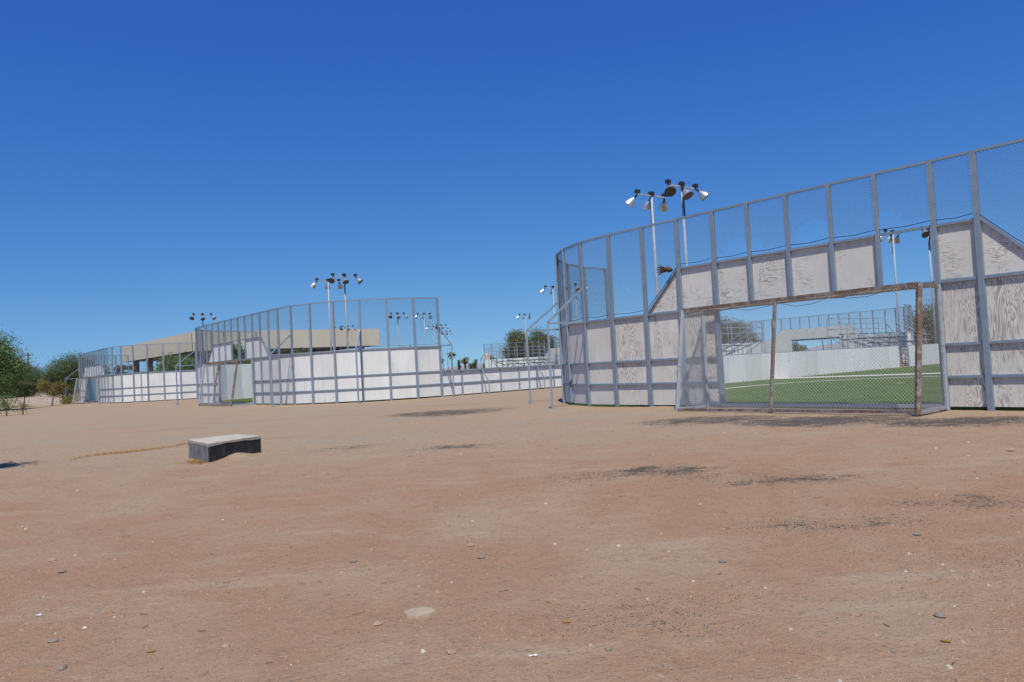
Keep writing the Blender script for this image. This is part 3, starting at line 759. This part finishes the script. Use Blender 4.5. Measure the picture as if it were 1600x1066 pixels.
for sd_ in range(4):
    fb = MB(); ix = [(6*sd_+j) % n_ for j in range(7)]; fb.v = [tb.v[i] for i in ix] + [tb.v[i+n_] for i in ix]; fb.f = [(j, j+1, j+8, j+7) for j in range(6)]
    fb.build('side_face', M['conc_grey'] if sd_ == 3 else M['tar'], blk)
tb = MB(); R1 = ring_pts(-.008); R2 = ring_pts(.02)
tb.v = [(p.x, p.y, zt(p, 0)-.05+.025*noise.noise((p.x*4, p.y*4, 9))) for p in R1] + [(p.x, p.y, zt(p, 0)-.006) for p in R1] + [(p.x, p.y, zt(p, 0)) for p in R2] + [(0, 0, .29-z0)]
tb.f = [(i+o, (i+1) % n_+o, (i+1) % n_+n_+o, i+n_+o) for o in (0, n_) for i in range(n_)] + [(2*n_+i, 2*n_+(i+1) % n_, 3*n_) for i in range(n_)]
tb.build('top_slab', M['conc'], blk)

dm = MB(); a_, b_ = Vector((-4.97, 12.6)), Vector((-4.47, 13.85)); t_ = (b_-a_).normalized(); nn_ = Vector((t_.y, -t_.x)); NI, NJ = 18, 8
for i in range(NI+1):
    for j in range(NJ+1):
        f_ = i/NI; g_ = j/NJ; p = a_ + t_*((b_-a_).length*(f_*1.25-.12)) + nn_*(g_*.42-.06)
        hh = (.045+.06*math.exp(-((f_-.5)/.16)**2))*math.cos(g_*PI/2)**1.5*math.sin(PI*f_)**.6 + .012*noise.noise((p.x*7, p.y*7, 2))
        dm.v.append((p.x, p.y, gh(p.x, p.y)+hh-.012*g_-.004))
dm.f = [(i*(NJ+1)+j, i*(NJ+1)+j+1, (i+1)*(NJ+1)+j+1, (i+1)*(NJ+1)+j) for i in range(NI) for j in range(NJ)]
tag(dm.build('soil_drift', M['dirt'], smooth=True), kind='structure')

# ------------------------------------------------------------------ stones, litter, gravel, straw
def stone_mesh(seed, mat, flat=.6):
    rnd = random.Random(seed); b = MB(); b.v.append((0, 0, flat))
    for (zz, rr, n) in ((.7*flat, .65, 7), (.1, 1.0, 8), (-.5*flat, .7, 7)):
        pass
    rings = [(.75*flat, .6), (.2*flat, 1.0), (-.5*flat, .75)]; N = 8
    b.v = []
    for zz, rr in rings:
        for i in range(N):
            a = 2*PI*i/N; q = rr*(1+rnd.uniform(-.22, .22)); b.v.append((q*math.cos(a), q*.75*math.sin(a), zz+rnd.uniform(-.12, .12)*flat))
    b.v += [(rnd.uniform(-.1, .1), rnd.uniform(-.1, .1), flat*rnd.uniform(.85, 1.05))]
    b.f = [(r_*N+i, (r_+1)*N+i, (r_+1)*N+(i+1) % N, r_*N+(i+1) % N) for r_ in range(2) for i in range(N)] + [(3*N, i, (i+1) % N) for i in range(N)]
    return b.mesh('stone', mat)
M['st_grey'] = simple('grey_stone', (.16, .132, .108), (.25, .212, .175), 25, .95, 0, 0, .1)
M['st_tan'] = simple('tan_stone', (.27, .18, .125), (.38, .275, .2), 25, .95, 0, 0, .1)
M['st_pale'] = simple('pale_stone', (.4, .34, .27), (.5, .44, .37), 25, .9)
STONES = [(-4.16, 6.99, .05, 'st_tan', 'brown stone at far left, upper of a pair'), (-3.84, 6.57, .05, 'st_grey', 'grey stone at far left, lower of a pair'), (-1.37, 6.36, .045, 'st_grey', 'pale grey stone alone below the concrete block'),
          (-.44, 6.63, .045, 'st_tan', 'brown stone in the middle of the dirt, upper of a pair'), (-.34, 6.27, .05, 'st_grey', 'flat grey stone in the middle of the dirt, lower of a pair'), (-2.94, 4.91, .04, 'st_grey', 'dark grey flat stone near the lower left corner'),
          (-2.6, 4.42, .04, 'st_grey', 'grey stone nearest the lower left corner'), (-1.77, 4.64, .035, 'st_tan', 'small brown stone at the bottom left of the pale slab'), (-.91, 4.82, .04, 'st_tan', 'dark brown stone just left of the pale flat slab'),
          (1.45, 5.78, .04, 'st_grey', 'grey stone alone right of the middle'), (3.08, 6.17, .045, 'st_grey', 'grey stone at the right below the dark gravel'), (2.3, 4.42, .045, 'st_grey', 'dark grey stone at the lower right'),
          (6.01, 9.6, .07, 'st_tan', 'brown stone at the right edge below the end wall'), (.42, 4.2, .03, 'st_grey', 'small dark stone at the bottom centre'), (-.42, 4.27, .035, 'st_tan', 'small brown stone at the bottom left of centre')]
for i, (x, y, s, m, lab) in enumerate(STONES):
    o = place('stone', stone_mesh(100+i, M[m]), None, (x, y, gh(x, y)+s*.08), (0, 0, i*1.3)); o.scale = (s*.8, s*.8, s*.8); tag(o, lab, 'stone', 'stones lying on the dirt')
sl = MB(); R_ = [(.13, .0), (.09, .06), (.02, .075), (-.06, .06), (-.125, .01), (-.08, -.06), (0, -.08), (.08, -.05)]
sl.v = [(x*1.0, y*1.5, .012) for x, y in R_] + [(x*1.12, y*1.65, -.02) for x, y in R_] + [(0, 0, .016)]
sl.f = [((i+1) % 8, i, 8+i, 8+(i+1) % 8) for i in range(8)] + [(i, (i+1) % 8, 16) for i in range(8)]
M['sandstone'] = simple('sandstone', (.3, .225, .155), (.36, .28, .2), 14, .95)
o = sl.build('flat_stone', M['sandstone']); o.location = (-.68, 5.0, gh(-.68, 5.0)+.004); o.scale = (.8, .8, 1); tag(o, 'flat pale sandy slab flush with the dirt at lower centre', 'stone')
def scrap(name, label, cat, x, y, s, mat, seed, group):
    rnd = random.Random(seed); b = MB(); n = 5
    b.v = [(i/(n-1)-.5, (j-.5)*(.5+.3*math.sin(i*1.3+seed)), .1*rnd.random()+.05) for i in range(n) for j in (0, 1)]
    b.f = [(2*i, 2*i+2, 2*i+3, 2*i+1) for i in range(n-1)]
    o = b.build(name, mat); o.location = (x, y, gh(x, y)+.004); o.scale = (s, s, s*.6); o.rotation_euler = (0, 0, seed*1.7); tag(o, label, cat, group)
M['paper'] = simple('dirty_paper', (.6, .57, .53), (.75, .73, .7), 10, .9)
scrap('paper_scrap', 'white paper scrap at the far left of the dirt', 'litter', -3.35, 5.45, .05, M['paper'], 1, 'litter scraps')
scrap('paper_scrap', 'white paper scrap at the bottom centre of the dirt', 'litter', .02, 4.18, .042, M['paper'], 2, 'litter scraps')
scrap('paper_scrap', 'pale paper scrap left, below the first scrap', 'litter', -2.86, 5.12, .042, M['paper'], 3, 'litter scraps')
scrap('dry_leaf', 'yellow dry leaf right of the pale slab', 'leaf', .23, 4.68, .05, M['straw'], 4, 'dry leaves')
scrap('dry_leaf', 'yellow dry leaf near the lower right corner', 'leaf', 2.12, 4.04, .05, M['straw'], 5, 'dry leaves')
scrap('dry_leaf', 'orange dry leaf at the lower left', 'leaf', -2.2, 4.62, .05, M['straw'], 6, 'dry leaves')

def scatter(name, label, n, mats, region, smin, smax, seed):
    rnd = random.Random(seed); b = MB(); idx = []
    for _ in range(n):
        x, y = region(rnd)
        s = smin*(smax/smin)**(rnd.random()**2.6); z = gh(x, y); m_ = rnd.randrange(len(mats)); a0 = rnd.uniform(0, 6)
        n0 = len(b.v)
        for i in range(5):
            a = a0+2*PI*i/5; q = s*rnd.uniform(.7, 1.25); b.v.append((x+q*math.cos(a), y+q*math.sin(a), z-.003))
        for i in range(4):
            a = a0+.5+2*PI*i/4; q = s*rnd.uniform(.4, .7); b.v.append((x+q*math.cos(a), y+q*math.sin(a), z+s*rnd.uniform(.45, .75)))
        b.f += [(n0+5, n0+6, n0+7, n0+8)] ; idx.append(m_)
        for i in range(5):
            j = min(3, int(i*4/5)); k2 = min(3, int((i+1)*4/5)) if i < 4 else 0
            b.f.append((n0+i, n0+(i+1) % 5, n0+5+k2, n0+5+j) if k2 != j else (n0+i, n0+(i+1) % 5, n0+5+j)); idx.append(m_)
    me = bpy.data.meshes.new(name); me.from_pydata(b.v, [], b.f)
    for m in mats: me.materials.append(m)
    me.polygons.foreach_set('material_index', idx); me.update()
    o = place(name, me); tag(o, label, 'gravel', kind='stuff'); return o
def reg_open(rnd):
    y = 2.2 + 22*rnd.random()**2.0; return rnd.uniform(-.85, .85)*(y+1.5), y
scatter('pebbles', 'small pale and grey pebbles strewn over the dirt', 9000, [M['st_tan'], M['st_tan'], M['st_tan'], M['st_tan'], M['st_tan'], M['st_tan'], M['st_grey'], M['st_grey'], M['st_pale']], reg_open, .003, .02, 3)
M['st_dirt'] = simple('dirt_clod', (.22, .14, .09), (.33, .225, .15), 30, .95)
scatter('dirt_clods', 'loose clods and coarse grit covering the dirt', 22000, [M['st_dirt'], M['st_dirt'], M['st_tan']], lambda r_: reg_open(r_), .003, .013, 8)
def reg_dark(rnd):
    c = DARK[rnd.randrange(17)]
    return c[0]+rnd.gauss(0, .75)*c[2], c[1]+rnd.gauss(0, .75)*c[3]
M['crumb'] = simple('black_rubber_crumb', (.02, .02, .021), (.045, .044, .043), 40, .9)
scatter('rubber_crumb', 'black rubber crumb scattered in patches on the dirt', 20000, [M['crumb']], reg_dark, .002, .006, 4)
rnd = random.Random(9); sb = MB()
for _ in range(1500):
    t = rnd.random()
    if t < .62:
        f_ = rnd.random(); x = -8.3+1.5*f_+rnd.gauss(0, .05); y = 14.6+2.6*f_+rnd.gauss(0, .16)+.25*math.sin(f_*9)
    elif t < .85: x = -5.25+rnd.gauss(0, .16); y = 12.95+rnd.gauss(0, .12)-.6*(x+5.25)
    else: x = rnd.uniform(-4.95, -4.55); y = 12.6+2.5*(x+4.95)+rnd.gauss(0, .04)
    z = gh(x, y); a = rnd.uniform(0, 6.3); L = rnd.uniform(.04, .13); e = rnd.uniform(0, .5)
    d = Vector((math.cos(a)*math.cos(e), math.sin(a)*math.cos(e), math.sin(e)))*L; s = Vector((-math.sin(a), math.cos(a), 0))*.004; p = Vector((x, y, z+.004))
    sb.quad(p-s, p+s, p+d+s*.4, p+d-s*.4)
tag(sb.build('dry_grass', M['straw']), 'golden dry grass bits by the concrete block', 'grass', kind='stuff')
tb = MB(); rnd = random.Random(12)
for _ in range(260):
    x, y = reg_open(rnd); z = gh(x, y)+.004; a = rnd.uniform(0, 6.3); L = rnd.uniform(.02, .09)
    d = Vector((math.cos(a), math.sin(a), .08))*L; p = Vector((x, y, z)); tb.wire(p, p+d, .0022)
tag(tb.build('twigs', M['bark']), 'dry twigs strewn over the dirt', 'twigs', kind='stuff')

# ------------------------------------------------------------------ work glove caught on the chain link
gl = MB(); c_ = Vector(cR)
gp = c_ + U*(-3.86) + V*(-.11)
gl.tube([(0, 0, 0), (.06, 0, .01), (.13, .0, .0), (.17, 0, -.01)], [.035, .05, .048, .03], 8)
for i, (a, L) in enumerate(((.5, .1), (.22, .13), (0, .14), (-.25, .125), (-.55, .1))):
    gl.tube([(.02, 0, .03-.014*i), (-.04-.03*math.cos(a), -.01, .04-.02*i+.03*math.sin(a)), (-L*math.cos(a)-.03, -.015, .04-.02*i+L*math.sin(a))], [.017, .016, .01], 6)
M['glove'] = simple('brown_leather', (.05, .032, .022), (.11, .07, .045), 22, .85)
o = gl.build('work_glove', M['glove'], smooth=True); o.location = (gp.x, gp.y, 3.5); o.rotation_euler = (0, .12, TH); o.scale = (1.4,)*3
tag(o, 'brown work glove caught high on the chain link of the nearest arena', 'glove')
